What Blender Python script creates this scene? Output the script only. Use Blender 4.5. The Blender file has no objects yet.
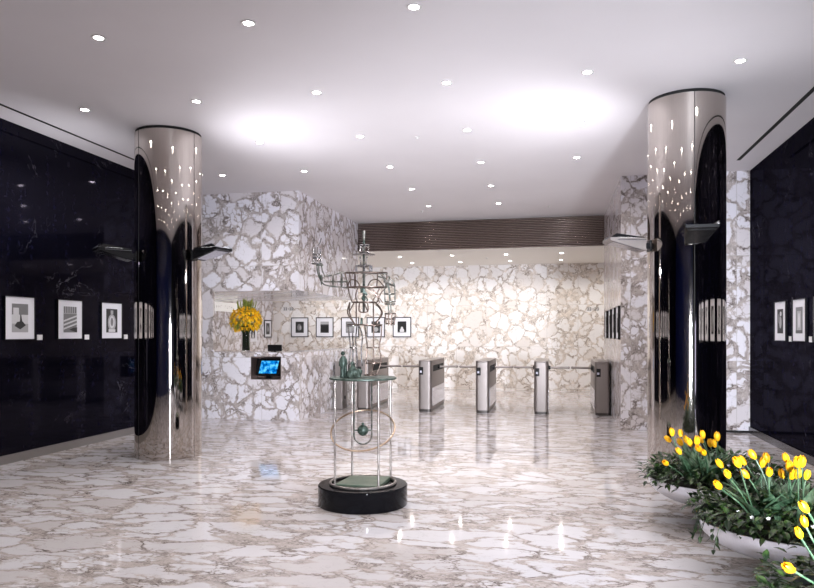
import bpy, bmesh, math, random
from mathutils import Vector, Matrix
PI = math.pi
C = bpy.context.scene.collection
scn = bpy.context.scene

# ------------------------------------------------------------------ camera, world, exposure
YAW = 0.2075; EYE = 1.521; H = 4.02; FPX = 700.6
cam_d = bpy.data.cameras.new('camera'); cam = bpy.data.objects.new('camera', cam_d); C.objects.link(cam)
cam.location = (0, 0, EYE); cam.rotation_euler = (PI/2, 0, YAW)
cam_d.sensor_width = 36; cam_d.lens = 36*FPX/814; cam_d.shift_y = (333.68-294)/814
cam_d.clip_start = 0.05; cam_d.clip_end = 100
scn.camera = cam
w = bpy.data.worlds.new('night'); scn.world = w; w.use_nodes = True
w.node_tree.nodes['Background'].inputs[0].default_value = (0.010, 0.014, 0.035, 1)
w.node_tree.nodes['Background'].inputs[1].default_value = 1.0
scn.view_settings.view_transform = 'Standard'; scn.view_settings.look = 'None'
scn.view_settings.exposure = 0.12; scn.view_settings.gamma = 1
scn.view_settings.use_curve_mapping = False
scn.cycles.use_denoising = True
scn.cycles.max_bounces = 10; scn.cycles.diffuse_bounces = 5; scn.cycles.glossy_bounces = 6
scn.cycles.transmission_bounces = 8
scn.cycles.sample_clamp_indirect = 4.0
scn.cycles.caustics_reflective = False; scn.cycles.caustics_refractive = False
DOWN_W = 33; LOW_W = 31; FLOOD_W = 150; FILL_W = 400

# ------------------------------------------------------------------ helpers
def ray(u, v):
    a = (u-407)/FPX; c, s = math.cos(YAW), math.sin(YAW)
    return Vector((-s+a*c, c+a*s, (333.68-v)/FPX))
def atY(u, v, y): d = ray(u, v); return d*(y/d.y) + Vector((0, 0, EYE))
def atX(u, v, x): d = ray(u, v); return d*(x/d.x) + Vector((0, 0, EYE))
def atZ(u, v, z): d = ray(u, v); return d*((z-EYE)/d.z) + Vector((0, 0, EYE))

class MB:
    """collects shapes, builds one mesh object"""
    def __init__(s): s.v = []; s.f = []; s.m = []
    def add(s, v, f, mi=0):
        n = len(s.v); s.v += [tuple(p) for p in v]; s.f += [tuple(i+n for i in q) for q in f]; s.m += [mi]*len(f)
        return s
    def box(s, x0, x1, y0, y1, z0, z1, mi=0, M=None):
        v = [Vector((x, y, z)) for z in (z0, z1) for y in (y0, y1) for x in (x0, x1)]
        if M: v = [M @ p for p in v]
        return s.add(v, [(0, 2, 3, 1), (4, 5, 7, 6), (0, 1, 5, 4), (2, 6, 7, 3), (0, 4, 6, 2), (1, 3, 7, 5)], mi)
    def lathe(s, prof, n=32, c=(0, 0, 0), mi=0, M=None, cap=True):
        v = []; f = []
        for r, z in prof:
            for k in range(n):
                a = 2*PI*k/n; p = Vector((r*math.cos(a), r*math.sin(a), z))
                if M: p = M @ p
                v.append(p + Vector(c))
        for i in range(len(prof)-1):
            for k in range(n):
                a = i*n+k; b = i*n+(k+1) % n; f.append((a, b, b+n, a+n))
        if cap:
            if prof[0][0] > 1e-6: f.append(tuple(range(n))[::-1])
            if prof[-1][0] > 1e-6: f.append(tuple(range((len(prof)-1)*n, len(prof)*n)))
        return s.add(v, f, mi)
    def tube(s, pts, r=0.005, n=6, closed=False, mi=0):
        pts = [Vector(p) for p in pts]; N = len(pts)
        rs = r if isinstance(r, (list, tuple)) else [r]*N
        v = []; f = []; up = None
        for i, p in enumerate(pts):
            if closed: t = pts[(i+1) % N]-pts[i-1]
            else: t = pts[min(i+1, N-1)]-pts[max(i-1, 0)]
            if t.length < 1e-9: t = Vector((0, 0, 1))
            t.normalize()
            if up is None: up = Vector((0, 0, 1)) if abs(t.z) < .9 else Vector((1, 0, 0))
            a = up - t*up.dot(t)
            if a.length < 1e-4: a = Vector((1, 0, 0)) - t*t.x
            a.normalize(); up = a; b = t.cross(a)
            for k in range(n):
                q = 2*PI*k/n; v.append(p + (a*math.cos(q)+b*math.sin(q))*rs[i])
        for i in range(N if closed else N-1):
            j = (i+1) % N
            for k in range(n):
                f.append((i*n+k, i*n+(k+1) % n, j*n+(k+1) % n, j*n+k))
        if not closed: f += [tuple(range(n))[::-1], tuple(range((N-1)*n, N*n))]
        return s.add(v, f, mi)
    def ball(s, c, r, n=16, sc=(1, 1, 1), mi=0, M=None):
        prof = [(max(1e-7, math.sin(PI*i/n)), -math.cos(PI*i/n)) for i in range(n+1)]
        v = []; f = []; m = n*2
        for a, z in prof:
            for k in range(m):
                p = Vector((a*math.cos(2*PI*k/m)*r*sc[0], a*math.sin(2*PI*k/m)*r*sc[1], z*r*sc[2]))
                if M: p = M @ p
                v.append(p+Vector(c))
        for i in range(n):
            for k in range(m): f.append((i*m+k, i*m+(k+1) % m, (i+1)*m+(k+1) % m, (i+1)*m+k))
        return s.add(v, f, mi)
    def build(s, name, mats, parent=None, smooth=False, bevel=0, origin=None, angle=None):
        me = bpy.data.meshes.new(name)
        vs = s.v
        if origin is not None:
            o = Vector(origin); vs = [tuple(Vector(p)-o) for p in vs]
        me.from_pydata(vs, [], s.f); me.update()
        if not isinstance(mats, (list, tuple)): mats = [mats]
        for m in mats: me.materials.append(m)
        for p, mi in zip(me.polygons, s.m): p.material_index = mi; p.use_smooth = smooth
        bm = bmesh.new(); bm.from_mesh(me); bmesh.ops.recalc_face_normals(bm, faces=bm.faces); bm.to_mesh(me); bm.free()
        if smooth and angle is None: angle = math.radians(40)
        if smooth: me.set_sharp_from_angle(angle=angle)
        ob = bpy.data.objects.new(name, me); C.objects.link(ob)
        if origin is not None: ob.location = origin
        if parent: ob.parent = parent
        if bevel:
            b = ob.modifiers.new('bevel', 'BEVEL'); b.width = bevel; b.segments = 3; b.limit_method = 'ANGLE'
        return ob
def tag(o, label=None, cat=None, group=None, kind=None):
    if label: o['label'] = label
    if cat: o['category'] = cat
    if group: o['group'] = group
    if kind: o['kind'] = kind
    return o
def thing(name, label, cat, loc=(0, 0, 0), rz=0, group=None):
    o = bpy.data.objects.new(name, None); C.objects.link(o); o.location = loc; o.rotation_euler = (0, 0, rz)
    o.empty_display_size = .1
    return tag(o, label, cat, group)
def struct(name, mb, m, **k):
    return tag(mb.build(name, m, **k), kind='structure')
def dup(root, loc=None, rz=None, label=None, group=None):
    r = root.copy(); C.objects.link(r)
    if loc is not None: r.location = loc
    if rz is not None: r.rotation_euler = (0, 0, rz)
    if label: r['label'] = label
    if group: r['group'] = group
    for ch in list(root.children):
        c = ch.copy(); C.objects.link(c); c.parent = r
        for g in list(ch.children):
            d = g.copy(); C.objects.link(d); d.parent = c
    return r

# ------------------------------------------------------------------ materials
def mat(name, col, rough=.5, metal=0, emit=None, es=0, trans=0, ior=1.45, spec=None, coat=0):
    m = bpy.data.materials.new(name); m.use_nodes = True; b = m.node_tree.nodes['Principled BSDF']
    b.inputs['Base Color'].default_value = (*col, 1); b.inputs['Roughness'].default_value = rough
    b.inputs['Metallic'].default_value = metal; b.inputs['IOR'].default_value = ior
    b.inputs['Transmission Weight'].default_value = trans
    b.inputs['Coat Weight'].default_value = coat
    if spec is not None: b.inputs['Specular IOR Level'].default_value = spec
    if emit: b.inputs['Emission Color'].default_value = (*emit, 1); b.inputs['Emission Strength'].default_value = es
    return m
class NT:
    def __init__(s, m): s.t = m.node_tree; s.b = s.t.nodes['Principled BSDF']
    def n(s, typ, **k):
        n = s.t.nodes.new(typ)
        for a, b in k.items(): setattr(n, a, b)
        return n
    def l(s, a, b): s.t.links.new(a, b)
    def math(s, op, a, b=None, c=None):
        n = s.n('ShaderNodeMath', operation=op)
        for i, x in enumerate((a, b, c)):
            if x is None: continue
            if isinstance(x, (int, float)): n.inputs[i].default_value = x
            else: s.l(x, n.inputs[i])
        return n.outputs[0]
    def ramp(s, fac, stops, interp='LINEAR'):
        n = s.n('ShaderNodeValToRGB'); n.color_ramp.interpolation = interp
        e = n.color_ramp.elements
        while len(e) < len(stops): e.new(0.5)
        for q, (p, c) in zip(e, stops): q.position = p; q.color = (*c, 1) if len(c) == 3 else c
        s.l(fac, n.inputs[0]); return n.outputs[0]
    def mix(s, fac, a, b, bt='MIX'):
        n = s.n('ShaderNodeMix', data_type='RGBA', blend_type=bt)
        for i, x in ((0, fac), (6, a), (7, b)):
            if isinstance(x, (int, float)): n.inputs[i].default_value = x
            elif isinstance(x, tuple): n.inputs[i].default_value = (*x, 1)
            else: s.l(x, n.inputs[i])
        return n.outputs[2]
    def noise(s, vec, scale, detail=4, rough=.55, dist=0):
        n = s.n('ShaderNodeTexNoise'); s.l(vec, n.inputs['Vector'])
        n.inputs['Scale'].default_value = scale; n.inputs['Detail'].default_value = detail
        n.inputs['Roughness'].default_value = rough; n.inputs['Distortion'].default_value = dist
        return n
    def vor(s, vec, scale, feature='DISTANCE_TO_EDGE', rnd=1):
        n = s.n('ShaderNodeTexVoronoi', feature=feature); s.l(vec, n.inputs['Vector'])
        n.inputs['Scale'].default_value = scale; n.inputs['Randomness'].default_value = rnd
        return n

def marble(name, base, cloud, vein, rough, slab=None, blob=2.2, warp=.22, stretch=(1, 1, 1), vein_w=.07, fine=.5, joint=(.45, .42, .40), heavy=.5):
    m = mat(name, base, rough); t = NT(m)
    tc = t.n('ShaderNodeNewGeometry').outputs['Position']
    sep = t.n('ShaderNodeSeparateXYZ'); t.l(tc, sep.inputs[0]); X, Y, Z = sep.outputs
    jm = None
    if slab:                      # slip-matched wall slabs: u runs along the wall, z up
        u = t.math('ADD', X, Y)
        u2 = t.math('ADD', u, 20.0)
        q = t.math('DIVIDE', u2, slab[0]); idx = t.math('FLOOR', q); fr = t.math('FRACT', q)
        zz = t.math('ADD', Z, slab[2]); qz = t.math('DIVIDE', zz, slab[1]); iz = t.math('FLOOR', qz); fz = t.math('FRACT', qz)
        cu = u2
        cw = t.math('MULTIPLY_ADD', idx, .045, t.math('MULTIPLY', iz, .07))
        cb = t.n('ShaderNodeCombineXYZ'); t.l(cu, cb.inputs[0]); t.l(cw, cb.inputs[1]); t.l(Z, cb.inputs[2]); vec = cb.outputs[0]
        d1 = t.math('MULTIPLY', t.math('MINIMUM', fr, t.math('SUBTRACT', 1.0, fr)), slab[0])
        d2 = t.math('MULTIPLY', t.math('MINIMUM', fz, t.math('SUBTRACT', 1.0, fz)), slab[1])
        jm = t.math('LESS_THAN', t.math('MINIMUM', d1, d2), .0035)
    else:
        vec = tc
    mp = t.n('ShaderNodeMapping'); mp.inputs['Scale'].default_value = stretch; t.l(vec, mp.inputs[0]); vec = mp.outputs[0]
    def warped(scale, amt, det):
        nz = t.noise(vec, scale, det, .6)
        v1 = t.n('ShaderNodeVectorMath', operation='SUBTRACT'); t.l(nz.outputs['Color'], v1.inputs[0]); v1.inputs[1].default_value = (.5, .5, .5)
        v2 = t.n('ShaderNodeVectorMath', operation='SCALE'); t.l(v1.outputs[0], v2.inputs[0]); v2.inputs['Scale'].default_value = amt
        v3 = t.n('ShaderNodeVectorMath', operation='ADD'); t.l(vec, v3.inputs[0]); t.l(v2.outputs[0], v3.inputs[1]); return v3.outputs[0]
    wv = warped(2.1, warp*2.6, 7)
    wv2 = warped(4.4, warp*1.35, 6)
    e1 = t.vor(wv, blob).outputs['Distance']
    e2 = t.vor(wv2, blob*2.4).outputs['Distance']
    e3 = t.vor(wv2, blob*5.5).outputs['Distance']
    pres = t.ramp(t.noise(vec, 1.25, 3, .55).outputs['Fac'], [(.40, (0, 0, 0)), (.60, (1, 1, 1))])
    wn = t.ramp(t.noise(vec, 2.9, 4, .6).outputs['Fac'], [(.36, (0, 0, 0)), (.66, (1, 1, 1))])
    # pale fragments of two sizes in a tan matrix
    small = t.math('MULTIPLY', pres, fine)
    ee = t.n('ShaderNodeMix', data_type='FLOAT'); t.l(t.math('MINIMUM', small, 1.0), ee.inputs[0])
    t.l(e1, ee.inputs[2]); t.l(t.math('MINIMUM', e1, e2), ee.inputs[3]); e = ee.outputs[0]
    th = t.math('MULTIPLY_ADD', wn, heavy*.15, .004)
    bl = t.math('MINIMUM', t.math('MAXIMUM', t.math('DIVIDE', t.math('SUBTRACT', e, th), .075), 0.0), 1.0)
    gr = t.noise(vec, 11, 6, .72).outputs['Fac']
    gm = t.ramp(gr, [(.36, (0, 0, 0)), (.64, (1, 1, 1))])
    cell = t.vor(wv, blob, 'F1'); cs_ = t.n('ShaderNodeSeparateXYZ'); t.l(cell.outputs['Color'], cs_.inputs[0])
    tint = t.ramp(cs_.outputs[0], [(.0, base), (.55, base), (1.0, tuple(x*y for x, y in zip(base, (.84, .80, .76))))])
    mtx = t.mix(gm, tuple(x*1.45 for x in cloud), cloud)
    mtx = t.mix(t.math('MULTIPLY', t.ramp(e3, [(0, (1, 1, 1)), (.05, (0, 0, 0))]), .30), mtx, vein)
    col = t.mix(bl, mtx, tint)
    # dark broken rims round the fragments
    rim = t.math('ABSOLUTE', t.math('SUBTRACT', e, t.math('MULTIPLY', th, .8)))
    rim = t.ramp(rim, [(0, (1, 1, 1)), (vein_w*.12, (.7, .7, .7)), (vein_w*.5, (0, 0, 0))])
    brk = t.ramp(t.noise(vec, 5.1, 4, .65).outputs['Fac'], [(.42, (.08, .08, .08)), (.62, (1, 1, 1))])
    rim = t.math('MULTIPLY', t.math('MULTIPLY', rim, brk), .97)
    hair = t.math('MULTIPLY', t.ramp(e2, [(0, (1, 1, 1)), (.022, (0, 0, 0))]), t.math('MULTIPLY', brk, .34))
    col = t.mix(t.math('MAXIMUM', rim, hair), col, vein)
    if jm is not None: col = t.mix(t.math('MULTIPLY', jm, .7), col, joint)
    t.l(col, t.b.inputs['Base Color'])
    return m

M = {}
M['wall_marble'] = marble('white_breccia_marble', (.83, .81, .87), (.44, .39, .375), (.05, .035, .03), .12, slab=(.78, 1.62, .52), blob=3.1, heavy=.5, fine=1.0, warp=.22)
M['back_marble'] = marble('cream_breccia_marble', (.88, .86, .86), (.62, .56, .51), (.13, .095, .07), .14, slab=(.81, 1.12, -.05), blob=3.0, heavy=.5, fine=.85, warp=.22)
M['floor_marble'] = marble('polished_floor_marble', (.62, .60, .635), (.40, .355, .34), (.07, .05, .045), .06, blob=3.0, stretch=(.7, 1.25, 1), heavy=.62, fine=.9, vein_w=.07, warp=.30)

def black_marble():
    m = mat('black_marble', (.004, .004, .010), .05, spec=.12); t = NT(m)
    P = t.n('ShaderNodeNewGeometry').outputs['Position']
    nz = t.noise(P, 1.3, 6, .65, 1.2).outputs['Fac']
    rid = t.math('ABSOLUTE', t.math('SUBTRACT', nz, .5))
    v = t.ramp(rid, [(0, (1, 1, 1)), (.006, (0, 0, 0))])
    pr = t.ramp(t.noise(P, 1.1, 3).outputs['Fac'], [(.55, (0, 0, 0)), (.72, (1, 1, 1))])
    v = t.math('MULTIPLY', t.math('MULTIPLY', v, pr), .45)
    sp = t.noise(P, 18, 5, .7).outputs['Fac']
    cl = t.math('MULTIPLY', t.ramp(sp, [(.5, (0, 0, 0)), (.8, (1, 1, 1))]), .35)
    mp = t.n('ShaderNodeMapping'); mp.inputs['Scale'].default_value = (3, 3, .35); t.l(P, mp.inputs[0])
    st = t.ramp(t.noise(mp.outputs[0], 3, 4).outputs['Fac'], [(.45, (0, 0, 0)), (.7, (1, 1, 1))])
    c = t.mix(t.math('MULTIPLY', cl, st), (.0022, .0022, .005), (.022, .020, .10))
    c = t.mix(v, c, (.35, .33, .38))
    d = t.n('ShaderNodeBsdfDiffuse'); t.l(c, d.inputs[0])
    g = t.n('ShaderNodeBsdfGlossy'); g.inputs[0].default_value = (.014, .013, .017, 1); g.inputs['Roughness'].default_value = .05
    ad = t.n('ShaderNodeAddShader'); t.l(d.outputs[0], ad.inputs[0]); t.l(g.outputs[0], ad.inputs[1])
    t.l(ad.outputs[0], t.t.nodes['Material Output'].inputs['Surface'])
    return m
M['black_marble'] = black_marble()
def plaster():
    m = mat('ceiling_plaster', (.78, .75, .77), .6); t = NT(m)
    P = t.n('ShaderNodeNewGeometry').outputs['Position']
    n = t.noise(P, .7, 3).outputs['Fac']
    t.l(t.ramp(n, [(.3, (.76, .73, .75)), (.7, (.80, .77, .79))]), t.b.inputs['Base Color'])
    return m
M['plaster'] = plaster()
M['low_plaster'] = mat('soffit_plaster', (.80, .77, .72), .6)
def steel(name, col, rough, scl=(40, 40, .6), amt=.05):
    m = mat(name, col, rough, 1); t = NT(m)
    P = t.n('ShaderNodeTexCoord').outputs['Object']
    mp = t.n('ShaderNodeMapping'); mp.inputs['Scale'].default_value = scl; t.l(P, mp.inputs[0])
    n = t.noise(mp.outputs[0], 3, 3).outputs['Fac']
    r = t.n('ShaderNodeMapRange'); t.l(n, r.inputs[0]); r.inputs[3].default_value = max(.02, rough-amt); r.inputs[4].default_value = rough+amt
    t.l(r.outputs[0], t.b.inputs['Roughness'])
    t.l(t.ramp(n, [(.3, tuple(x*.93 for x in col)), (.7, col)]), t.b.inputs['Base Color'])
    return m
M['mirror_steel'] = steel('mirror_polished_steel', (.62, .565, .52), .045, amt=.015)
M['brushed'] = steel('brushed_steel', (.32, .285, .27), .5)
M['satin'] = steel('satin_silver_steel', (.62, .62, .68), .2)
M['louvre'] = steel('bronze_brushed_metal', (.27, .22, .20), .13, scl=(.5, .5, 60))
M['bowl'] = steel('spun_aluminium', (.72, .73, .78), .3)
M['black'] = mat('black_enamel', (.006, .006, .007), .25)
M['dark_gap'] = mat('dark_reveal', (.01, .01, .01), .8)
M['granite'] = mat('polished_black_granite', (.003, .003, .004), .07, spec=.15)
def patina(name, a, b, metal=.6, rough=.4, sc=30):
    m = mat(name, a, rough, metal); t = NT(m)
    n = t.noise(t.n('ShaderNodeTexCoord').outputs['Object'], sc, 5, .7).outputs['Fac']
    t.l(t.ramp(n, [(.4, a), (.6, b)]), t.b.inputs['Base Color']); return m
M['verdigris'] = patina('verdigris_bronze', (.010, .022, .016), (.075, .105, .088), .4, .45)
M['wire'] = patina('weathered_bronze_wire', (.07, .045, .035), (.16, .12, .10), .7, .3, 18)
M['wire_bright'] = patina('bright_wire', (.60, .58, .58), (.12, .10, .09), .9, .2, 14)
M['wire_green'] = patina('green_patina_wire', (.045, .06, .05), (.22, .20, .18), .8, .35, 22)
M['rod'] = patina('dull_steel_rod', (.20, .17, .155), (.38, .35, .33), .85, .32, 9)
M['hoop'] = patina('golden_bronze_hoop', (.36, .25, .18), (.50, .38, .28), .85, .3, 9)
M['plate'] = patina('green_patina_plate', (.10, .14, .10), (.17, .20, .15), .3, .4, 6)
M['mat_board'] = mat('white_mat_board', (.80, .80, .86), .7)
M['card'] = mat('white_card', (.85, .85, .87), .6)
M['lamp'] = mat('lamp_glow', (1, 1, 1), .5, emit=(1, .95, .90), es=70)
M['trim_ring'] = mat('white_trim_ring', (.75, .73, .72), .4)
M['glass'] = mat('clear_glass', (1, 1, 1), .0, trans=1, ior=1.45)
M['soil'] = mat('dark_soil', (.012, .009, .006), .95)
def leafmat(name, a, b):
    m = mat(name, a, .45); t = NT(m)
    n = t.noise(t.n('ShaderNodeNewGeometry').outputs['Position'], 22, 3).outputs['Fac']
    t.l(t.ramp(n, [(.44, a), (.70, b)]), t.b.inputs['Base Color']); return m
M['ivy'] = leafmat('dark_ivy_leaf', (.004, .013, .003), (.045, .095, .018))
M['tulip_leaf'] = leafmat('tulip_leaf', (.04, .09, .045), (.13, .21, .12))
M['petal'] = leafmat('yellow_petal', (.90, .44, .006), (1.0, .60, .015))
M['lily'] = leafmat('yellow_lily', (.9, .50, .01), (.95, .72, .03))
M['spike'] = leafmat('green_bud_spike', (.16, .20, .03), (.34, .38, .07))
GR = {k: mat('print_grey_%d' % int(k*100), (k, k, k*1.04), .5) for k in (.01, .03, .08, .2, .4, .65)}

# ------------------------------------------------------------------ the setting
XL, XR, YF, YW, YB, YN = -6.28, 2.93, 11.58, 15.35, 19.08, -1.3
RX = 1.03; LX = -4.37; LOW = 3.384; XF = -8.0
struct('floor', MB().box(-8.3, 4.2, YN-.2, YB+.2, -.12, 0), M['floor_marble'])
struct('ceiling', MB().box(-8.3, 4.2, YN-.2, YW, H, H+.12), M['plaster'])
struct('ceiling_lower', MB().box(-8.3, 4.2, YW+.05, YB+.2, LOW, LOW+.12), M['low_plaster'])
struct('wall_left', MB().box(XL-.2, XL, YN-.2, YF, 0, H), M['black_marble'])
struct('wall_right', MB().box(XR, XR+.2, YN-.2, YF, 0, H), M['black_marble'])
struct('wall_back', MB().box(XF-.2, 4.0, YB, YB+.2, 0, LOW), M['back_marble'])
struct('wall_back_left', MB().box(XF-.2, XF, YF, YB, 0, LOW), M['wall_marble'])
struct('wall_back_right', MB().box(4.0, 4.2, YW, YB+.2, 0, LOW), M['back_marble'])
struct('wall_front', MB().box(XL-.2, XR+.2, YN-.2, YN, 0, H), mat('night_dark_glass', (.006, .010, .055), .08))
struct('wall_upper_left', MB().box(XF-.1, LX, YF, YW, 2.28, H), M['wall_marble'])
struct('wall_pier_left', MB().box(XL-.2, -5.994, YF, YF+.06, 1.19, 2.28), M['wall_marble'])
struct('wall_right_return', MB().box(RX, XR+.2, YF, YW+.1, 0, H), M['wall_marble'])
struct('baseboard_left', MB().box(XL, XL+.03, YN, YF, 0, .10), mat('pale_stone_skirting', (.19, .175, .17), .3))
struct('baseboard_right', MB().box(XR-.02, XR, YN, YF, 0, .10), mat('dark_stone_skirting', (.03, .025, .025), .2))
struct('baseboard_return', MB().box(1.9, XR, YF-.012, YF, 0, .035), M['black'])
struct('trim_1', MB().box(-5.925, -5.885, YN, 10.85, H-.004, H+.001), M['dark_gap'])
struct('trim_2', MB().box(2.565, 2.615, YN, 10.85, H-.004, H+.001), M['dark_gap'])

# added glowing panel and area lamp behind the viewer, lighting the front-facing walls
for k, x in enumerate((1.7,)):
    struct('fill_panel_%d' % (k+1), MB().box(x-.45, x+.45, YN, YN+.01, .1, 1.9), mat('fill_glow_%d' % (k+1), (.8, .8, .8), .4, emit=(.85, .9, 1.0), es=3))
    ld = bpy.data.lights.new('fill_light', 'AREA'); ld.shape = 'RECTANGLE'; ld.size = .86; ld.size_y = 1.6; ld.energy = FILL_W; ld.color = (.86, .90, 1.0); ld.spread = math.radians(62)
    lo = bpy.data.objects.new('fill_light', ld); C.objects.link(lo); lo.location = (x, YN+.02, .98); lo.rotation_euler = (PI/2, 0, math.radians(12))

# fluted metal band between the two ceilings
mb = MB(); nr = 17; pr = []
z0, z1 = LOW+.0, H; hgt = (z1-z0)/nr
for i in range(nr):
    for k in range(6):
        a = PI*k/6; pr.append((YW - .0187*math.sin(a), z0 + hgt*(i + .5 - .5*math.cos(a))))
pr.append((YW, z1))
v = []; f = []
for x in (LX, RX):
    for y, z in pr: v.append((x, y, z))
n = len(pr)
for i in range(n-1): f.append((i, i+1, n+i+1, n+i))
mb.add(v, f); mb.box(LX, RX, YW, YW+.06, z0, z1)
tag(mb.build('ribbed_metal_fascia', M['louvre'], smooth=True, angle=math.radians(50)), 'long dark bronze horizontally ribbed metal band hung below the ceiling before the turnstile hall', 'fascia')

# ------------------------------------------------------------------ mirrored columns
def column(x, y, r, label, seams, floods):
    t = thing('mirrored_column', label, 'column', (x, y, 0))
    MB().lathe([(r, 0), (r, H-.035)], 128).build('shaft', M['mirror_steel'], t, smooth=True)
    MB().lathe([(r-.012, H-.035), (r-.012, H)], 96).build('top_reveal', M['dark_gap'], t, smooth=True)
    for a in seams:
        a = math.radians(a); ca, sa = math.cos(a), math.sin(a)
        Mx = Matrix.Translation((ca*r, sa*r, 0)) @ Matrix.Rotation(a, 4, 'Z')
        MB().box(-.002, .0008, -.0035, .0035, 0, H-.035, M=Mx).build('seam', M['dark_gap'], t)
    return t
LC = (-4.73, 7.975, .403); RC = (1.38, 7.96, .393)
column(*LC, 'tall mirror-polished steel column beside the left dark marble wall', (-58-60, -12, 120), None)
column(*RC, 'tall mirror-polished steel column rising behind the tulip bowls', (-88, 30, 150), None)

def floodlight(col, ang, label, z=2.44, shell='black', fin='satin', watts=None, back=0.0):
    """uplight on a short arm: thin wedge housing, glass on top, opens upward and outward"""
    x, y, r = col; a = math.radians(ang)
    t = thing('column_uplight', label, 'uplight', (x+math.cos(a)*r, y+math.sin(a)*r, z), a)
    mbk = MB(); mbk.box(-.004, .012, -.05, .05, -.06, .06); mbk.box(.0, .10, -.022, .022, -.03, .03)
    mbk.build('bracket', M['black'], t, bevel=.004)
    # housing: wedge, deep at the bracket, thin at the tip, wider at the tip
    v = [(.07, -.10, -.06), (.07, .10, -.06), (.07, -.10, .075), (.07, .10, .075),
         (.46, -.15, .045), (.46, .15, .045), (.46, -.15, .075), (.46, .15, .075)]
    MB().add(v, [(0, 1, 3, 2), (4, 6, 7, 5), (0, 4, 5, 1), (0, 2, 6, 4), (1, 5, 7, 3)]).build('housing', M[shell], t)
    v = [(.12, -.085, -.0475), (.12, .085, -.0475), (.42, .125, .0325), (.42, -.125, .0325)]
    MB().add([(a, b_, c-.004) for a, b_, c in v]+[(a, b_, c+.006) for a, b_, c in v], [(0, 1, 2, 3), (7, 6, 5, 4), (0, 4, 5, 1), (1, 5, 6, 2), (2, 6, 7, 3), (3, 7, 4, 0)]).build('underside_panel', M[fin], t)
    MB().box(.08, .45, -.14, .14, .05, .056).build('reflector', M['satin'], t)
    MB().box(.15, .33, -.07, .07, .057, .062).build('lamp_tube', mat('halogen_glow', (1, 1, 1), .5, emit=(1, .97, 1), es=14), t)
    # side fins
    for s in (-1, 1):
        fb = MB(); lo_ = [(.09, s*.102, .076), (.46, s*.152, .076), (.40, s*.155, .115), (.09, s*.104, .08)]
        fb.add(lo_+[(x, y+s*.006, z) for x, y, z in lo_], [(0, 1, 2, 3), (7, 6, 5, 4), (0, 4, 5, 1), (1, 5, 6, 2), (2, 6, 7, 3), (3, 7, 4, 0)])
        fb.build('barn_door', M['black'], t)
    ld = bpy.data.lights.new('flood_light', 'SPOT'); ld.energy = watts or FLOOD_W; ld.spot_size = math.radians(156); ld.spot_blend = 1.0
    ld.shadow_soft_size = .07; ld.color = (.93, .93, 1.0)
    lo = bpy.data.objects.new('flood_light', ld); C.objects.link(lo); lo.parent = t
    lo.location = (.25, 0, .10); lo.rotation_euler = (0, -math.radians(180-66), back)
    return t
floodlight(LC, -12, 'black wedge uplight on the right side of the left steel column', z=2.48, back=.6)
floodlight(LC, -132, 'dark wedge uplight on the left steel column against the black wall', z=2.46, fin='black', watts=60, back=-.9)
floodlight(RC, 192, 'grey wedge uplight on the left side of the right steel column', z=2.46, shell='brushed', back=-.6)
floodlight(RC, -90, 'thin black uplight across the front of the right steel column', z=2.49, fin='black', watts=28)

# ------------------------------------------------------------------ ceiling downlights
proto = None
words_col = {-1: 'outermost by the left wall', 0: 'second from the left wall', 1: 'third from the left wall', 2: 'fourth from the left wall', 3: 'fifth from the left wall', 4: 'sixth from the left wall'}
words_row = {0: 'first row seen', 1: 'second row', 2: 'third row', 3: 'fourth row', 4: 'fifth row', 5: 'sixth row'}
def downlight(x, y, z, label, W, group=None):
    global proto
    if proto is None:
        t = thing('recessed_downlight', label, 'downlight', (x, y, z), 0, group)
        MB().lathe([(.040, -.001), (.062, -.001), (.064, -.004), (.060, -.008), (.040, -.006), (.040, -.001)], 28, cap=False).build('trim_ring', M['trim_ring'], t, smooth=True)
        MB().lathe([(.039, -.003), (.0001, -.006)], 24, cap=False).build('lamp', M['lamp'], t)
        proto = t
    else: t = dup(proto, (x, y, z), 0, label, group)
    t.location = (x, y, z)
    return t
def spot(x, y, z, W, col=(1, .955, .92), size=160):
    ld = bpy.data.lights.new('downlight_beam', 'SPOT'); ld.energy = W; ld.spot_size = math.radians(size); ld.spot_blend = .75
    ld.shadow_soft_size = .05; ld.color = col
    lo = bpy.data.objects.new('downlight_beam', ld); C.objects.link(lo); lo.location = (x, y, z)
    return lo
gx = lambda i: -3.765 + 1.357*i
gy = lambda j: 5.249 + 1.652*j
seen = {0: (0, 1, 2), 1: (-1, 0, 1, 2, 3, 4), 2: (0, 1, 2, 3), 3: (-1, 0, 1, 2, 3), 4: (1, 2), 5: (1, 2)}
for j in range(-3, 6):
    for i in range(-1, 5):
        if j >= 4 and i not in (1, 2): continue
        if j == 2 and i in (-1,): continue
        if math.hypot(gx(i)-LC[0], gy(j)-LC[1]) < .55 or math.hypot(gx(i)-RC[0], gy(j)-RC[1]) < .55: continue
        if j >= 0: lab = 'small round recessed ceiling downlight, %s, %s from the viewer' % (words_col[i], words_row[j])
        else: lab = 'round recessed ceiling downlight in the ceiling above and behind the viewer'
        t = downlight(gx(i), gy(j), H, lab, DOWN_W, None if j >= 0 else 'downlights above and behind the viewer')
        s = spot(0, 0, -.03, DOWN_W if j >= 0 else DOWN_W*.3); s.parent = t
for j, y in enumerate((16.55, 18.07)):
    for i in range(-2, 5):  # lamps at both row ends are added to light the hidden sides
        x = -3.665 + 1.275*i
        lab = 'tiny downlight beyond the ribbed band, %s from the left end, %s row' % (('first (added)', 'second', 'third', 'fourth', 'fifth', 'sixth', 'seventh (added)')[i+2], ('front', 'rear')[j])
        t = downlight(x, y, LOW, lab, LOW_W)
        s = spot(0, 0, -.03, LOW_W, (1, .95, .88), 160); s.parent = t
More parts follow.
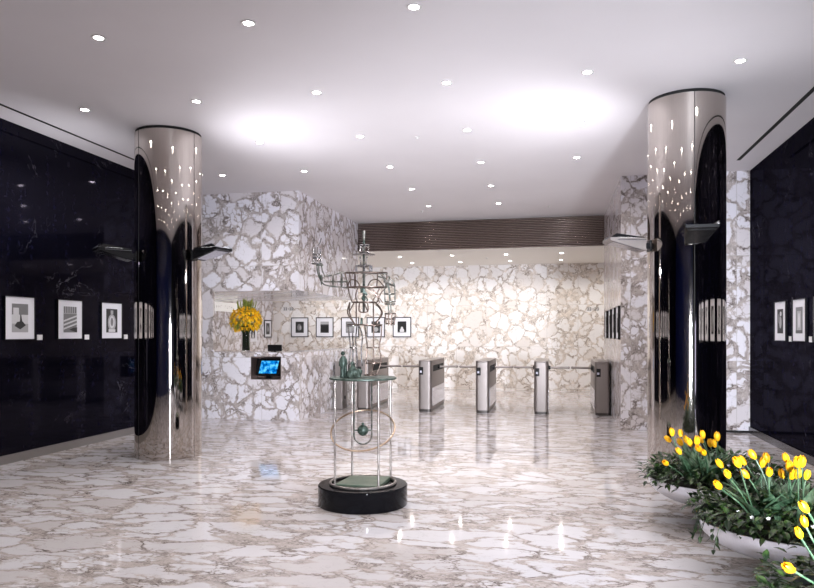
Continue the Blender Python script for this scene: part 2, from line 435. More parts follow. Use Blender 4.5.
mbs = MB().lathe([(.001, 0), (.035, 0), (.035, -.006), (.012, -.012), (.012, -.028), (.001, -.030)], 16, cap=False)
sp = None
for (u, v_, z, lab) in ((417, 137, H, 'small sprinkler cap in the ceiling above the wire sculpture'), (422, 211, H, 'small sprinkler cap near the ribbed band left of its middle'), (549, 206, H, 'small sprinkler cap near the right end of the ribbed band'), (487, 257.8, LOW, 'small sprinkler cap in the lower ceiling beyond the band')):
    p = atZ(u, v_, z)
    if sp is None: o = mbs.build('ceiling_sprinkler', M['trim_ring'], smooth=True); sp = o
    else: o = sp.copy(); C.objects.link(o)
    o.location = p; tag(o, lab, 'sprinkler')

# ------------------------------------------------------------------ reception desk
t = thing('reception_desk', 'white veined marble reception counter wrapping the corner at left', 'reception desk', ((LX+XF)/2, YF, 0))
base = t.location.copy()
def part(name, mb, m, parent, **k): return mb.build(name, m, parent, **k)
def loc(mb): mb.v = [tuple(Vector(p)-base) for p in mb.v]; return mb
NX0, NX1, NZ0, NZ1 = -5.263, -4.698, .712, 1.118     # recess for the screen
f = MB(); f.box(XF+.02, NX0, YF, YF+.3, 0, 1.15); f.box(NX1, LX, YF, YF+.3, 0, 1.15)
f.box(NX0, NX1, YF, YF+.3, 0, NZ0); f.box(NX0, NX1, YF, YF+.3, NZ1, 1.15)
part('front_panel', loc(f), M['wall_marble'], t)
part('side_panel', loc(MB().box(LX-.3, LX, YF+.3, YW, 0, 1.15)), M['wall_marble'], t)
ct = MB(); ct.box(XF+.02, LX+.0, YF, YF+.55, 1.15, 1.19); ct.box(LX-.55, LX, YF+.55, YW, 1.15, 1.19)
part('countertop', loc(ct), M['wall_marble'], t)
# recess box and screen
r = MB(); r.box(NX0, NX1, YF+.24, YF+.29, NZ0, NZ1)
r.box(NX0, NX0+.008, YF-.004, YF+.24, NZ0, NZ1); r.box(NX1-.008, NX1, YF-.004, YF+.24, NZ0, NZ1)
r.box(NX0, NX1, YF-.004, YF+.24, NZ0, NZ0+.008); r.box(NX0, NX1, YF-.004, YF+.24, NZ1-.008, NZ1)
part('screen_recess', loc(r), mat('recess_bronze', (.16, .12, .11), .3, .6), t)
sx, sz = -4.985, .93
mt = thing('lobby_monitor', 'small monitor showing a blue picture, set in the desk front', 'monitor', (sx, YF+.12, sz-.16), .10)
Mx = Matrix.Translation((0, 0, .16)) @ Matrix.Rotation(math.radians(-12), 4, 'X')
mh = MB(); mh.box(-.215, .215, 0, .06, -.155, .155, M=Mx); mh.build('casing', M['black'], mt, bevel=.006)
def screenmat():
    m = mat('blue_screen', (0, 0, 0), .15); t_ = NT(m)
    P = t_.n('ShaderNodeTexCoord').outputs['Object']
    n = t_.noise(P, 14, 3).outputs['Fac']
    c = t_.ramp(n, [(.35, (.0, .03, .22)), (.5, (.0, .25, .75)), (.62, (.15, .65, .95))])
    t_.l(c, t_.b.inputs['Emission Color']); t_.b.inputs['Emission Strength'].default_value = 1.1; return m
v = [Mx @ Vector(p) for p in ((-.17, -.003, -.12), (.15, -.003, -.12), (.19, -.003, .11), (-.13, -.003, .11))]
MB().add(v, [(0, 1, 2, 3)]).build('screen', screenmat(), mt)
mst = MB().box(-.05, .05, .02, .08, -.05, .0); mst.build('foot', M['black'], mt)

# dark computer on the counter
mt = thing('desk_terminal', 'dark computer screen standing on the reception counter', 'monitor', (-4.98, 11.98, 1.19), .1)
b = MB(); b.box(-.13, .13, -.012, .02, .012, .13); b.build('screen_case', M['black'], mt, bevel=.004)
b = MB(); b.box(-.02, .02, -.01, .01, .0, .04); b.box(-.07, .07, -.05, .05, 0, .008); b.build('stand', M['black'], mt)

# ------------------------------------------------------------------ vase of yellow flowers
VX, VY = atY(246, 340, 11.85).x, 11.85
vs = thing('glass_vase', 'clear glass cylinder vase on the reception counter', 'vase', (VX, VY, 1.19))
MB().lathe([(.0001, 0), (.075, 0), (.075, .008), (.088, .36), (.083, .36), (.070, .014), (.0001, .014)], 32, cap=False).build('glass_body', M['glass'], vs, smooth=True)
random.seed(5)
bq = thing('flower_bouquet', 'round bouquet of yellow lilies with tall green spikes in the glass vase', 'flowers', (VX, VY, 1.215))
b = MB()
for k in range(44):
    a = random.random()*2*PI; r0 = .066*math.sqrt(random.random()); a2 = a+random.uniform(-.3, .3); R = random.random()*.2
    b.tube([(r0*math.cos(a), r0*math.sin(a), 0), (.95*r0*math.cos(a2), .95*r0*math.sin(a2), .30), (R*math.cos(a2), R*math.sin(a2), .50)], .0065, 5)
b.build('stems', mat('dark_stem', (.03, .06, .015), .5), bq)
b = MB()
def leaf(b, p, d, L, W, bend=.3, mi=0, seg=4):
    d = Vector(d).normalized(); sd = d.cross(Vector((0, 0, 1)))
    if sd.length < .05: sd = Vector((1, 0, 0))
    sd.normalize(); nrm = sd.cross(d); v = []; f = []
    p = Vector(p)
    for i in range(seg+1):
        q = i/seg; wd = W*math.sin(PI*(.08+.92*q))*(1-q*.25)
        c = p + d*L*q - nrm*(bend*L*q*q)*(1 if nrm.z > 0 else -1)
        v += [c-sd*wd+nrm*wd*.25, c, c+sd*wd+nrm*wd*.25]
    for i in range(seg):
        a = i*3; f += [(a, a+1, a+4, a+3), (a+1, a+2, a+5, a+4)]
    b.add(v, f, mi)
def sph():
    while True:
        p = Vector((random.uniform(-1, 1), random.uniform(-1, 1), random.uniform(-1, 1)))
        if .05 < p.length < 1: return p.normalized()
cen = Vector((0, 0, .56))
lil = None
heads = []
for k in range(900):
    d = sph()
    if d.z < -.72: continue
    c = cen + Vector((d.x*.26, d.y*.26, d.z*.22)) * random.uniform(.86, 1.02)
    if all((c-h).length > .062 for h in heads): heads.append(c)
heads = heads[:95]
for c in heads:
    d = (c-cen).normalized(); b2 = MB()
    s1 = d.orthogonal().normalized(); s2 = d.cross(s1)
    for k in range(6):
        a = k*PI/3; o = (s1*math.cos(a)+s2*math.sin(a)); leaf(b2, (0, 0, 0), (o*.9+d*.6), .078, .024, .5)
    if lil is None:
        pass
    ob = b2.build('lily_bloom', M['lily'], bq); ob.location = c
for k in range(150):
    d = sph(); d.z = abs(d.z)*.7-.3
    leaf(b, cen + d*.16, d + sph()*.5, .19, .016, mi=0)
b.build('foliage', M['spike'], bq)
b = MB()
for k in range(22):
    a = random.random()*2*PI; R = random.uniform(.02, .26); x, y = R*math.cos(a), R*math.sin(a); h = random.uniform(.32, .41) - R*.25
    b.tube([(x*.6, y*.6, .66), (x, y, .66+h*.6), (x*1.1, y*1.1, .60+h)], [.008, .010, .002], 6)
    for q in range(8):
        z = .68+q*.022+h*.2; b.ball((x+random.uniform(-.010, .010), y+random.uniform(-.010, .010), z), .008, 4)
b.build('bud_spikes', M['spike'], bq, smooth=True)

# ------------------------------------------------------------------ framed photographs
def frame(name, label, origin, rz, W, Hh, bw, fcol, pic, group=None, cat='picture', depth=.025):
    """local: x along wall, -y out of the wall, z up, origin = centre of the back"""
    t = thing(name, label, cat, origin, rz, group)
    o = MB(); hw, hh = W/2, Hh/2
    o.box(-hw, hw, -depth, 0, hh-bw, hh); o.box(-hw, hw, -depth, 0, -hh, -hh+bw)
    o.box(-hw, -hw+bw, -depth, 0, -hh+bw, hh-bw); o.box(hw-bw, hw, -depth, 0, -hh+bw, hh-bw)
    o.build('frame', fcol, t)
    MB().box(-hw+bw, hw-bw, -depth*.6, 0, -hh+bw, hh-bw).build('mat_board', M['mat_board'], t)
    pw, ph, shapes, bg = pic
    p = MB(); y = -depth*.6-.0015; keys = [bg]
    p.add([(-pw/2, y, -ph/2), (pw/2, y, -ph/2), (pw/2, y, ph/2), (-pw/2, y, ph/2)], [(0, 1, 2, 3)], 0)
    for i, (k, pts) in enumerate(shapes):
        if k not in keys: keys.append(k)
        yy = y-.0004*(i+1)
        vv = [((a-.5)*pw, yy, (c-.5)*ph) for a, c in pts]; p.add(vv, [tuple(range(len(vv)))], keys.index(k))
    p.build('photo_print', [GR[k] for k in keys], t)
    return t
def ell(cx, cy, rx, ry, n=16): return [(cx+rx*math.cos(2*PI*k/n), cy+ry*math.sin(2*PI*k/n)) for k in range(n)]
def rc(a, b_, c, d): return [(a, c), (b_, c), (b_, d), (a, d)]
pic1 = (.26, .34, [(.65, rc(.0, 1, .28, .62)), (.2, rc(0, 1, .62, 1)), (.65, rc(.08, .42, .58, .86)), (.4, rc(0, 1, 0, .3)), (.03, [(.15, .22), (.5, .10), (.85, .25), (.62, .40), (.56, .62), (.50, .62), (.48, .38), (.3, .36)])], .2)
pic2 = (.26, .34, [(.4, rc(0, 1, .72, 1))] + [(.08, rc(.05+.16*k, .11+.16*k, .75, 1)) for k in range(6)] + [(.65, [(0, .1+.15*k), (1, .32+.15*k), (1, .38+.15*k), (0, .17+.15*k)]) for k in range(3)] + [(.03, [(.4, .1), (1, .0), (1, .2), (.7, .18)])], .2)
pic3 = (.26, .34, [(.4, ell(.5, .42, .36, .36)), (.65, ell(.5, .44, .24, .26)), (.2, ell(.5, .45, .12, .18)), (.4, rc(.38, .62, .78, .94)), (.65, rc(.2, .8, .02, .14))], .03)
pic4 = (.26, .34, [(.4, ell(.35, .6, .2, .3)), (.2, ell(.65, .4, .2, .3)), (.65, ell(.6, .2, .1, .12))], .03)
FW, FH = .485, .52
lx = XL
lf = [((7.025+7.489)/2, pic1, 'white-matted photograph of a dark seated figure by a window, nearest on the left black wall'),
      (8.145, pic2, 'white-matted photograph of pale diagonal stripes, second on the left black wall'),
      (9.035, pic3, 'white-matted photograph of a pale oval form on black, third on the left black wall'),
      (9.95, pic4, 'white-matted photograph partly behind the left steel column')]
for y, pc, lab in lf:
    frame('framed_photograph', lab, (XL, y, 1.708), PI/2, FW, FH, .008, M['black'], pc)
cards = []
for y, lab in ((7.60, 'nearest'), (8.50, 'second'), (9.39, 'third')):
    o = MB().box(-.045, .045, -.006, 0, -.033, .033).build('caption_card', M['card']); o.location = (XL, y, 1.475); o.rotation_euler = (0, 0, PI/2)
    tag(o, 'small white caption card beside the %s photograph on the left black wall' % lab, 'caption card')
rf = [(10.06, (.24, .32, [(.4, ell(.55, .45, .2, .25)), (.65, ell(.6, .8, .15, .1)), (.2, ell(.3, .6, .15, .2))], .01), 'white-matted dark photograph, farther one on the right black wall'),
      (9.33, (.24, .32, [(.4, rc(.2, .8, .1, .85)), (.65, ell(.5, .5, .14, .3)), (.08, rc(.0, 1, 0, .12))], .2), 'white-matted pale photograph of draped cloth, nearer one on the right black wall')]
for y, pc, lab in rf:
    frame('framed_photograph', lab, (XR, y, 1.685), -PI/2, .47, .52, .008, M['black'], pc)
for y, lab in ((9.70, 'farther'), (8.98, 'nearer')):
    o = MB().box(-.045, .045, -.006, 0, -.033, .033).build('caption_card', M['card']); o.location = (XR, y, 1.455); o.rotation_euler = (0, 0, -PI/2)
    tag(o, 'small white caption card beside the %s photograph on the right black wall' % lab, 'caption card')
for k in range(4):
    frame('framed_photograph', 'white-matted photograph farther forward on the left black wall, seen mirrored in the columns', (XL, 6.36-.9*k, 1.708), PI/2, FW, FH, .008, M['black'], (pic4, pic1, pic3, pic2)[k], group='photographs forward on the left black wall')
for k in range(6):
    frame('framed_photograph', 'white-matted photograph farther forward on the right black wall, seen mirrored in the columns', (XR, 8.60-.73*k, 1.685), -PI/2, .47, .52, .008, M['black'], (pic3, pic2, pic4, pic1)[k % 4], group='photographs forward on the right black wall')
bp = [(.25, .32, [(.2, ell(.45, .5, .25, .3)), (.4, ell(.6, .45, .12, .2))], .03), (.25, .32, [(.4, rc(0, 1, .75, 1)), (.4, ell(.3, .85, .3, .1)), (.01, rc(.1, .9, .1, .6))], .03),
      (.25, .32, [(.4, rc(.1, .9, .1, .5))], .2), (.25, .32, [(.4, ell(.5, .3, .3, .2))], .03), (.25, .32, [(.65, ell(.5, .2, .25, .2)), (.65, ell(.5, .4, .14, .14)), (.4, rc(0, 1, 0, .08))], .01)]
ords = ('leftmost of the five', 'second of the five', 'third of the five', 'fourth of the five', 'rightmost of the five')
for k in range(5):
    x = -7.165 + k*.752
    frame('framed_photograph', 'black-framed photograph, %s on the cream marble back wall' % ords[k], (x, YB, 1.705), 0, .52, .56, .02, M['black'], bp[k])
for k, y in enumerate((11.95, 12.75, 13.6, 14.55)):
    frame('framed_photograph', 'black-framed picture, %s on the side of the right marble block' % ('nearest', 'second nearest', 'third nearest', 'farthest')[k], (RX, y, 1.70), -PI/2, .50, .54, .012, M['black'], bp[(1,0,4,2)[k]], depth=.035)
frame('framed_photograph', 'dark-framed photograph seen through the reception opening, nearer the corner', (XF, 18.70, 1.66), PI/2, .5, .50, .03, M['black'], bp[0])
frame('framed_photograph', 'white photograph seen through the reception opening beside the flowers', (XF, 17.7, 1.55), PI/2, .5, .50, .012, M['mat_board'], bp[4])

# signs: rows of small strokes, too small to read
random.seed(9)
sg = thing('wall_sign', 'bright white sign strip with a row of small grey letters behind the counter', 'sign', (XF, 15.95, 2.18), PI/2)
MB().box(-.75, .75, -.04, 0, -.11, .11).build('sign_panel', mat('lit_sign', (.9, .9, .9), .5, emit=(1, .98, .96), es=.25), sg)
b = MB(); x = -.62
for k in range(11):
    if k != 5: b.box(x, x+.012, -.044, -.04, -.035, .035); b.box(x, x+.05, -.044, -.04, *random.choice(((.025, .035), (-.005, .005), (-.035, -.025))))
    x += .11
b.build('letters', GR[.2], sg)
for px, lab in ((288.5, 'tiny dark floor numbers on the back wall above the left photographs'), (593, 'tiny dark floor numbers at the right end of the back wall')):
    p = atY(px, 309, YB); b = MB()
    for k, x in enumerate((-.13, -.07, 0, .06, .12)):
        if k == 2: b.box(x-.02, x+.02, -.008, 0, -.006, .006)
        else:
            b.box(x-.022, x+.022, -.008, 0, .03, .042); b.box(x+.010, x+.022, -.008, 0, -.04, .03); b.box(x-.022, x+.010, -.008, 0, -.04, -.028)
            b.box(x-.022, x+.010, -.008, 0, -.006, .006)
    o = b.build('floor_numbers', GR[.08]); o.location = p; tag(o, lab, 'sign')

# ------------------------------------------------------------------ turnstiles
def turnstile(x, label, left_arm=True, right_arm=True, h=1.0, w=.26, larm=.395, rarm=.395):
    t = thing('turnstile', label, 'turnstile', (x, 13.44, 0))
    b = MB(); hw = w/2
    # rounded front and back cabinet outline
    def outline(hw, L, n=8, r=.06):
        pts = []
        for cx, cy, a0 in ((hw-r, r, -90), (hw-r, L-r, 0), (-hw+r, L-r, 90), (-hw+r, r, 180)):
            for k in range(n+1):
                a = math.radians(a0+90*k/n); pts.append((cx+r*math.cos(a), cy+r*math.sin(a)))
        return pts
    P = outline(hw, 1.72); n = len(P)
    def prism(z0, z1, sc=1.0):
        q = [(a*sc, .86+(c-.86)*(1-(1-sc)*.2), z) for z in (z0, z1) for a, c in P]
        return q, [tuple(range(n))[::-1], tuple(range(n, 2*n))] + [(i, (i+1) % n, n+(i+1) % n, n+i) for i in range(n)]
    b.add(*prism(.05, h-.03)); b.build('cabinet', M['brushed'], t, smooth=True, angle=math.radians(35))
    MB().add(*prism(h-.028, h, 1.0)).build('lid', M['brushed'], t, smooth=True, angle=math.radians(35), bevel=.008)
    MB().add(*prism(0, .05, .94)).build('plinth', mat('dark_plinth', (.10, .09, .085), .35, .8), t, smooth=True, angle=math.radians(35))
    b = MB(); b.box(-.105, -.03, -.008, .01, .72, .87); b.build('reader_window', M['dark_gap'], t)
    b = MB(); b.box(-.095, -.055, -.011, -.008, .76, .80); b.build('reader_light', mat('reader_glow', (.5, .5, .6), .4), t)
    for s in (1, -1):
        if (s == 1 and not right_arm) or (s == -1 and not left_arm): continue
        MB().box(s*hw-.004, s*hw+.004, .22, 1.5, .775, .895).build('arm_slot', M['dark_gap'], t)
        MB().box(s*hw-.006, s*hw+.006, .10, 1.62, .10, .46).build('side_panel', M['satin'], t)
        b = MB(); Mx = Matrix.Translation((s*(hw+.02), .80, .845)) @ Matrix.Rotation(PI/2, 4, 'Y')
        b.lathe([(.04, -.02), (.04, .012), (.028, .022)], 20, M=Mx); hub = b.build('arm_hub', M['black'], t, smooth=True)
        L = rarm if s == 1 else larm
        b = MB(); b.tube([(s*(hw+.035), .80, .845), (s*(hw+L), .80, .85)], .021, 12); b.ball((s*(hw+L), .80, .85), .026, 8)
        b.build('barrier_arm', M['brushed'], t, smooth=True)
    return t
turnstile(-3.73, 'leftmost brushed steel turnstile, partly behind the wire sculpture', larm=.2, rarm=.46)
turnstile(-2.477, 'brushed steel turnstile immediately right of the wire sculpture', larm=.46)
turnstile(-1.356, 'brushed steel turnstile, middle of the five')
turnstile(-.249, 'brushed steel turnstile, second from the right marble block')
turnstile(.867, 'rightmost brushed steel turnstile against the marble block', right_arm=False)
t = thing('glass_gate', 'narrow glass gate on a steel post beside the reception desk', 'gate', (-4.2, 13.5, 0))
MB().box(-.13, .03, 0, .35, 0, .96).build('post', M['brushed'], t, bevel=.01)
MB().box(.05, .30, .15, .162, .12, .95).build('glass_panel', M['glass'], t)
b = MB(); b.box(.03, .05, .14, .17, .2, .26); b.box(.03, .05, .14, .17, .8, .86); b.build('hinge', M['black'], t)

# ------------------------------------------------------------------ wire sculpture
SC = (-1.681, 6.064); K = 6.28/FPX
S = thing('wire_figure_sculpture', 'tall bronze wire figure raising one arm on a rod table with a round black base', 'sculpture', (SC[0], SC[1], 0), YAW)
def P(u, v, d=0): return Vector(((u-362.8)*K, d, EYE-(v-333.68)*K))
def sm(pts, n=6):
    """Catmull-Rom through points"""
    pts = [Vector(p) for p in pts]; out = []
    for i in range(len(pts)-1):
        p0 = pts[max(i-1, 0)]; p1 = pts[i]; p2 = pts[i+1]; p3 = pts[min(i+2, len(pts)-1)]
        for k in range(n):
            q = k/n; out.append(.5*((2*p1)+(-p0+p2)*q+(2*p0-5*p1+4*p2-p3)*q*q+(-p0+3*p1-3*p2+p3)*q*q*q))
    out.append(pts[-1]); return out
MB().lathe([(.395, 0), (.40, .006), (.40, .172), (.392, .18), (.0001, .18)], 96).build('pedestal', M['granite'], S, smooth=True)
b = MB(); R = .29
for k in (0,): b.tube([(R*math.cos(2*PI*i/64), R*math.sin(2*PI*i/64), .192) for i in range(64)], .012, 8, closed=True)
b.build('base_ring', M['rod'], S, smooth=True)
# rods stand at the corners of the patinated plate
def fl(u, v, z=.2):
    p = atZ(u, v, z) - Vector((SC[0], SC[1], 0)); c, s = math.cos(-YAW), math.sin(-YAW)
    return Vector((p.x*c-p.y*s, p.x*s+p.y*c, 0))
cs = [Vector((-.235, -.15, 0)), Vector((-.115, .235, 0)), Vector((.245, .17, 0)), Vector((.15, -.235, 0))]
b = MB(); q = [(p.x*1.0, p.y, z) for z in (.18, .205) for p in cs]
b.add(q, [(0, 1, 2, 3), (7, 6, 5, 4), (0, 4, 5, 1), (1, 5, 6, 2), (2, 6, 7, 3), (3, 7, 4, 0)]); b.build('base_plate', M['plate'], S)
for p in cs: MB().tube([(p.x, p.y, .2), (p.x, p.y, 1.115)], .0095, 10).build('rod', M['rod'], S, smooth=True)
MB().lathe([(.0001, 1.112), (.29, 1.112), (.302, 1.118), (.302, 1.128), (.29, 1.134), (.0001, 1.134)], 64).build('table_disc', M['verdigris'], S, smooth=True)
b = MB(); pts = []
for i in range(72):
    a = 2*PI*i/72; x, y = .285*math.cos(a), .29*math.sin(a); al = math.radians(31)
    pts.append((x, y*math.cos(al), .66+y*math.sin(al)+x*.06))
b.tube(pts, .0085, 8, closed=True); b.build('tilted_hoop', M['hoop'], S, smooth=True)
b = MB(); w_ = .079; pts = [(-w_, 0, 1.115), (-w_, 0, .62)] + [(-w_*math.cos(PI*i/12), 0, .61-w_*math.sin(PI*i/12)) for i in range(13)] + [(w_, 0, .62), (w_, 0, 1.115)]
b.tube(pts, .0075, 8); u_ = b.build('pendulum_loop', M['wire_green'], S, smooth=True)
b = MB(); b.ball((0, 0, 0), .05, 16); b.ball((0, 0, .056), .014, 8); b.tube([(-w_, 0, 0), (w_, 0, 0)], .006, 6)
o = b.build('pendulum_ball', M['verdigris'], u_, smooth=True, origin=None); o.location = (0, 0, .655)
RW = .0060
def wires(name, lines, m, par=S, r=RW, extra=None):
    b = MB()
    for L in lines:
        pts = [P(*p) for p in L]; b.tube(sm(pts) if len(pts) > 2 else pts, r, 6)
    if extra: extra(b)
    return b.build(name, m, par, smooth=True)
def ring(b, u, v, ru, rd, tilt=0, r=RW, n=28, ax='h'):
    """hoop around a limb: ru px half width, rd metres half depth"""
    c = P(u, v)
    pts = []
    for i in range(n):
        a = 2*PI*i/n
        if ax == 'h': pts.append((c.x+ru*K*math.cos(a), rd*math.sin(a), c.z+tilt*math.cos(a)))
        else: pts.append((c.x+tilt*math.cos(a), rd*math.sin(a), c.z+ru*K*math.cos(a)))
    b.tube(pts, r, 6, closed=True)
def poly(*p): return list(p)
# head: trumpet, crown, hat brim, face, collar
b = MB()
b.tube([P(363.8, 247), P(363.8, 240), P(363.8, 231)], [.009, .010, .020], 10)
b.tube([P(363.8, 247), P(363.8, 312)], .012, 8)
h_ = b.build('head_spine', M['wire_green'], S, smooth=True)
def ex(b):
    ring(b, 364.5, 245.6, 4.4, .035, r=.009); ring(b, 364.5, 253, 5.2, .045); ring(b, 364, 266.5, 4, .035)
    b.lathe([(.045, 0), (.103, .004), (.105, .010), (.045, .012)], 40, c=P(363.6, 255.6), cap=True)
wires('hat', [[(360.5, 245.6, -.02), (359.5, 254, -.03)], [(368.5, 245.6, -.02), (368, 254, -.03)], [(362.6, 246, .03), (362, 254, .04)]], M['wire_bright'], h_, extra=ex)
def ex(b): ring(b, 363.8, 265.8, 7.8, .05); ring(b, 363.8, 272.3, 7.8, .05)
wires('neck_collar', [[(356, 265.8, 0), (356, 272.3, 0)], [(371.6, 265.8, 0), (371.6, 272.3, 0)], [(364.5, 265.8, -.05), (364.5, 272.3, -.05)], [(370, 266, -.03), (370, 272, -.03)],
    [(360.2, 257, -.02), (361, 265, -.03)], [(367, 257, -.02), (366, 265, -.03)]], M['wire_bright'], h_, extra=ex, r=.007)
def ex(b):
    ring(b, 366, 272.8, 21, .07); ring(b, 366, 287.3, 20.5, .085); ring(b, 364.5, 302.3, 12.5, .06)
    ring(b, 355, 281, 7.5, .05, ax='v')
torso = wires('torso', [
    [(345, 272.8, 0), (346.5, 280, -.03), (347.8, 287.3, 0), (349.5, 295, 0), (352, 302, 0)],
    [(350, 272.8, -.05), (351.5, 287.3, -.07)], [(378, 272.8, -.05), (377, 287.3, -.07)], [(387, 272.8, 0), (385.5, 287.3, 0), (381, 293, 0), (377, 302.3, 0)],
    [(347.8, 287.3, -.03), (351, 281, -.08), (357, 281.5, -.09), (361, 287.3, -.085)], [(368, 287.3, -.085), (371.5, 281.5, -.09), (378, 280.5, -.08), (384.5, 287.3, -.03)],
    [(357, 287.3, .08), (355, 295, .08), (357, 302.3, .05)], [(379.5, 289, -.05), (376, 296, -.05), (373, 301, -.05)], [(372, 288, -.08), (377, 295, -.07), (383, 303, -.05)],
    [(366, 288, -.08), (372, 291, -.08), (377, 297, -.07), (380, 303, -.05)]], M['wire'], extra=ex)
b = MB(); pts = [P(360.8+1.0*i, 289+((i*1.1) % 6), -.05+.02*math.sin(i)) for i in range(8)]
b.add([P(360.6, 288.5, -.06), P(364, 289, -.075), P(368, 294.5, -.06), P(367, 296, -.055), P(363, 293, -.07), P(360.8, 293.5, -.06),
       P(360.6, 288.5, -.04), P(364, 289, -.055), P(368, 294.5, -.04), P(367, 296, -.035), P(363, 293, -.05), P(360.8, 293.5, -.04)],
      [(0, 1, 2, 3, 4, 5), (11, 10, 9, 8, 7, 6)] + [(i, (i+1) % 6, 6+(i+1) % 6, 6+i) for i in range(6)])
b.tube(sm([P(362, 299, -.06), P(364.5, 296, -.07), P(367.5, 299.5, -.06), P(367, 302, -.06)]), .007, 6); b.ball(P(364, 299, -.05), .018, 8)
b.build('heart_piece', M['verdigris'], torso)
def ex(b): ring(b, 364.5, 324.8, 17.5, .075); 
wires('hips', [
    [(349.6, 302.3, 0), (347.9, 313.5, -.02), (355.5, 324.3, -.05)], [(354.5, 302.5, -.04), (350, 311.5, -.06)], [(349.6, 302.3, .03), (349, 313, .06), (354, 324, .06)],
    [(375, 302.3, 0), (380, 307.5, -.02), (382, 314.7, -.02), (375, 323.5, -.05)], [(373.5, 303, -.05), (373.8, 325, -.07)], [(356.5, 303, -.05), (356.8, 325, -.07)],
    [(359.8, 303, -.05), (359.8, 311.6, -.05), (367.8, 311.6, -.05), (367.8, 303, -.05)], [(367.8, 311.6, -.05), (365, 304, -.05)], [(376, 304, .05), (381, 312, .06), (376, 324, .05)]], M['wire'], extra=ex)
b = MB(); b.add([P(361, 318, -.06), P(363, 318, -.07), P(363, 325, -.06), P(360.5, 325, -.06), P(361, 318, -.03), P(363, 318, -.04), P(363, 325, -.03), P(360.5, 325, -.03)],
      [(0, 1, 2, 3), (7, 6, 5, 4), (0, 4, 5, 1), (1, 5, 6, 2), (2, 6, 7, 3), (3, 7, 4, 0)])
b.build('belt_piece', M['verdigris'], torso)
def ex(b): ring(b, 353, 325.5, 5, .05); ring(b, 353.2, 347.6, 3.2, .03); ring(b, 352.5, 364, 3.6, .032); ring(b, 352.5, 375.2, 4.2, .05)
wires('wire_leg', [[(347.9, 325, 0), (349.4, 337, -.02), (350.4, 347.5, 0), (348.9, 363, 0), (348.6, 375.5, 0)], [(357, 325, 0), (355.8, 338, -.01), (356, 347.5, 0), (357, 361, 0), (356, 375.5, 0)],
    [(352.5, 325, -.05), (353.2, 347.5, -.03), (352.5, 375.5, -.04)], [(358.5, 325, .03), (362, 336, .03), (361, 352, .03), (362, 366, .03)]], M['wire_bright'], extra=ex)
def ex(b): ring(b, 373, 325.5, 8.5, .05); ring(b, 372.5, 347.6, 6, .04); ring(b, 372.5, 363, 7.5, .04); ring(b, 370.5, 375, 6.5, .06)
wires('wire_leg', [[(364.7, 325, 0), (366, 337, -.02), (367.2, 347, 0), (365.7, 361, 0), (366, 375.5, 0)], [(373.9, 325, -.05), (373.6, 347.5, -.04), (373.6, 363, -.04), (371, 375.5, -.06)],
    [(381.5, 326, 0), (381, 336, 0), (379.2, 347, 0), (381, 361, 0), (376, 375.5, 0)], [(376, 371.5, -.02), (370.5, 372, -.06), (369, 375, -.06)]], M['wire'], extra=ex)
def ex(b): ring(b, 321.5, 279.7, 4.8, .04, ax='v'); ring(b, 341.5, 280.3, 7.2, .055, ax='v'); ring(b, 333, 280, 6, .05, ax='v'); ring(b, 319.5, 265, 3.4, .03)
arm = wires('raised_arm', [[(345, 272.8, 0), (340.5, 273, 0), (331, 275.5, 0), (324, 276, 0)], [(347.8, 288, 0), (340, 287, 0), (331, 286.3, 0), (324, 284.6, 0)],
    [(324, 281.5, -.035), (334, 282, -.05), (347.8, 281.5, -.06)], [(324, 281.5, .035), (347.8, 281.5, .06)],
    [(324, 284.6, 0), (320.5, 280, 0), (317.5, 272, 0), (317, 265.5, 0)], [(325, 276, 0), (322.5, 271.5, 0), (321.5, 265.5, 0)], [(321.5, 280, -.035), (319.5, 272, -.03), (319, 265, -.03)]], M['wire_green'], extra=ex)
def ex(b): ring(b, 317, 263.6, 4.6, .035, r=.009); ring(b, 317, 258, 3.9, .03, r=.008); ring(b, 316.8, 254.5, 4, .028, r=.007)
wires('hand', [[(313, 262, 0), (313, 254.5, 0), (313, 249, 0)], [(315.5, 262, -.03), (315.3, 254.5, -.03), (315.2, 247.8, -.02)], [(317.6, 262, -.03), (317.6, 254.5, -.03), (317.6, 247.2, -.02)],
    [(320.6, 262, 0), (320.4, 254.5, 0), (320, 249, 0)], [(317.4, 246, 0), (319.5, 243.5, 0), (321.2, 238, 0)]], M['wire_bright'], arm, extra=ex, r=.005)
def ex(b): ring(b, 389.3, 284, 5.6, .055, tilt=-.02); ring(b, 390, 301.8, 5.2, .045); ring(b, 390, 304, 5.0, .045); ring(b, 389.5, 294, 5.3, .05)
arm = wires('lowered_arm', [[(378, 272.8, 0), (385, 273.5, 0), (391, 279, 0), (394.3, 285, 0), (395, 302, 0)], [(384.5, 287.3, 0), (384.7, 294, 0), (384.9, 302, 0)],
    [(378, 277, -.05), (384, 279, -.055), (388, 286, -.055), (390, 302, -.045)], [(380, 274, .05), (388, 282, .055), (390, 302, .045)], [(383, 272.8, -.03), (386.5, 287.3, -.05)], [(389.5, 277, -.03), (388, 284, -.05)],
    [(390.8, 304, 0), (390.8, 314, 0)], [(388, 304, .03), (388.5, 314, .03)]], M['wire_green'], extra=ex)
def ex(b): ring(b, 390.3, 313.8, 5.2, .04); ring(b, 390.3, 319, 4.8, .038); ring(b, 390, 323.5, 3.6, .03)
wires('hand', [[(385.3, 313.8, 0), (386, 324.5, 0)], [(388.5, 313.8, -.038), (388.5, 325.5, -.03)], [(391.8, 313.8, -.038), (391.5, 325.5, -.03)], [(395.3, 313.8, 0), (394, 325, 0)]], M['wire'], arm, extra=ex)
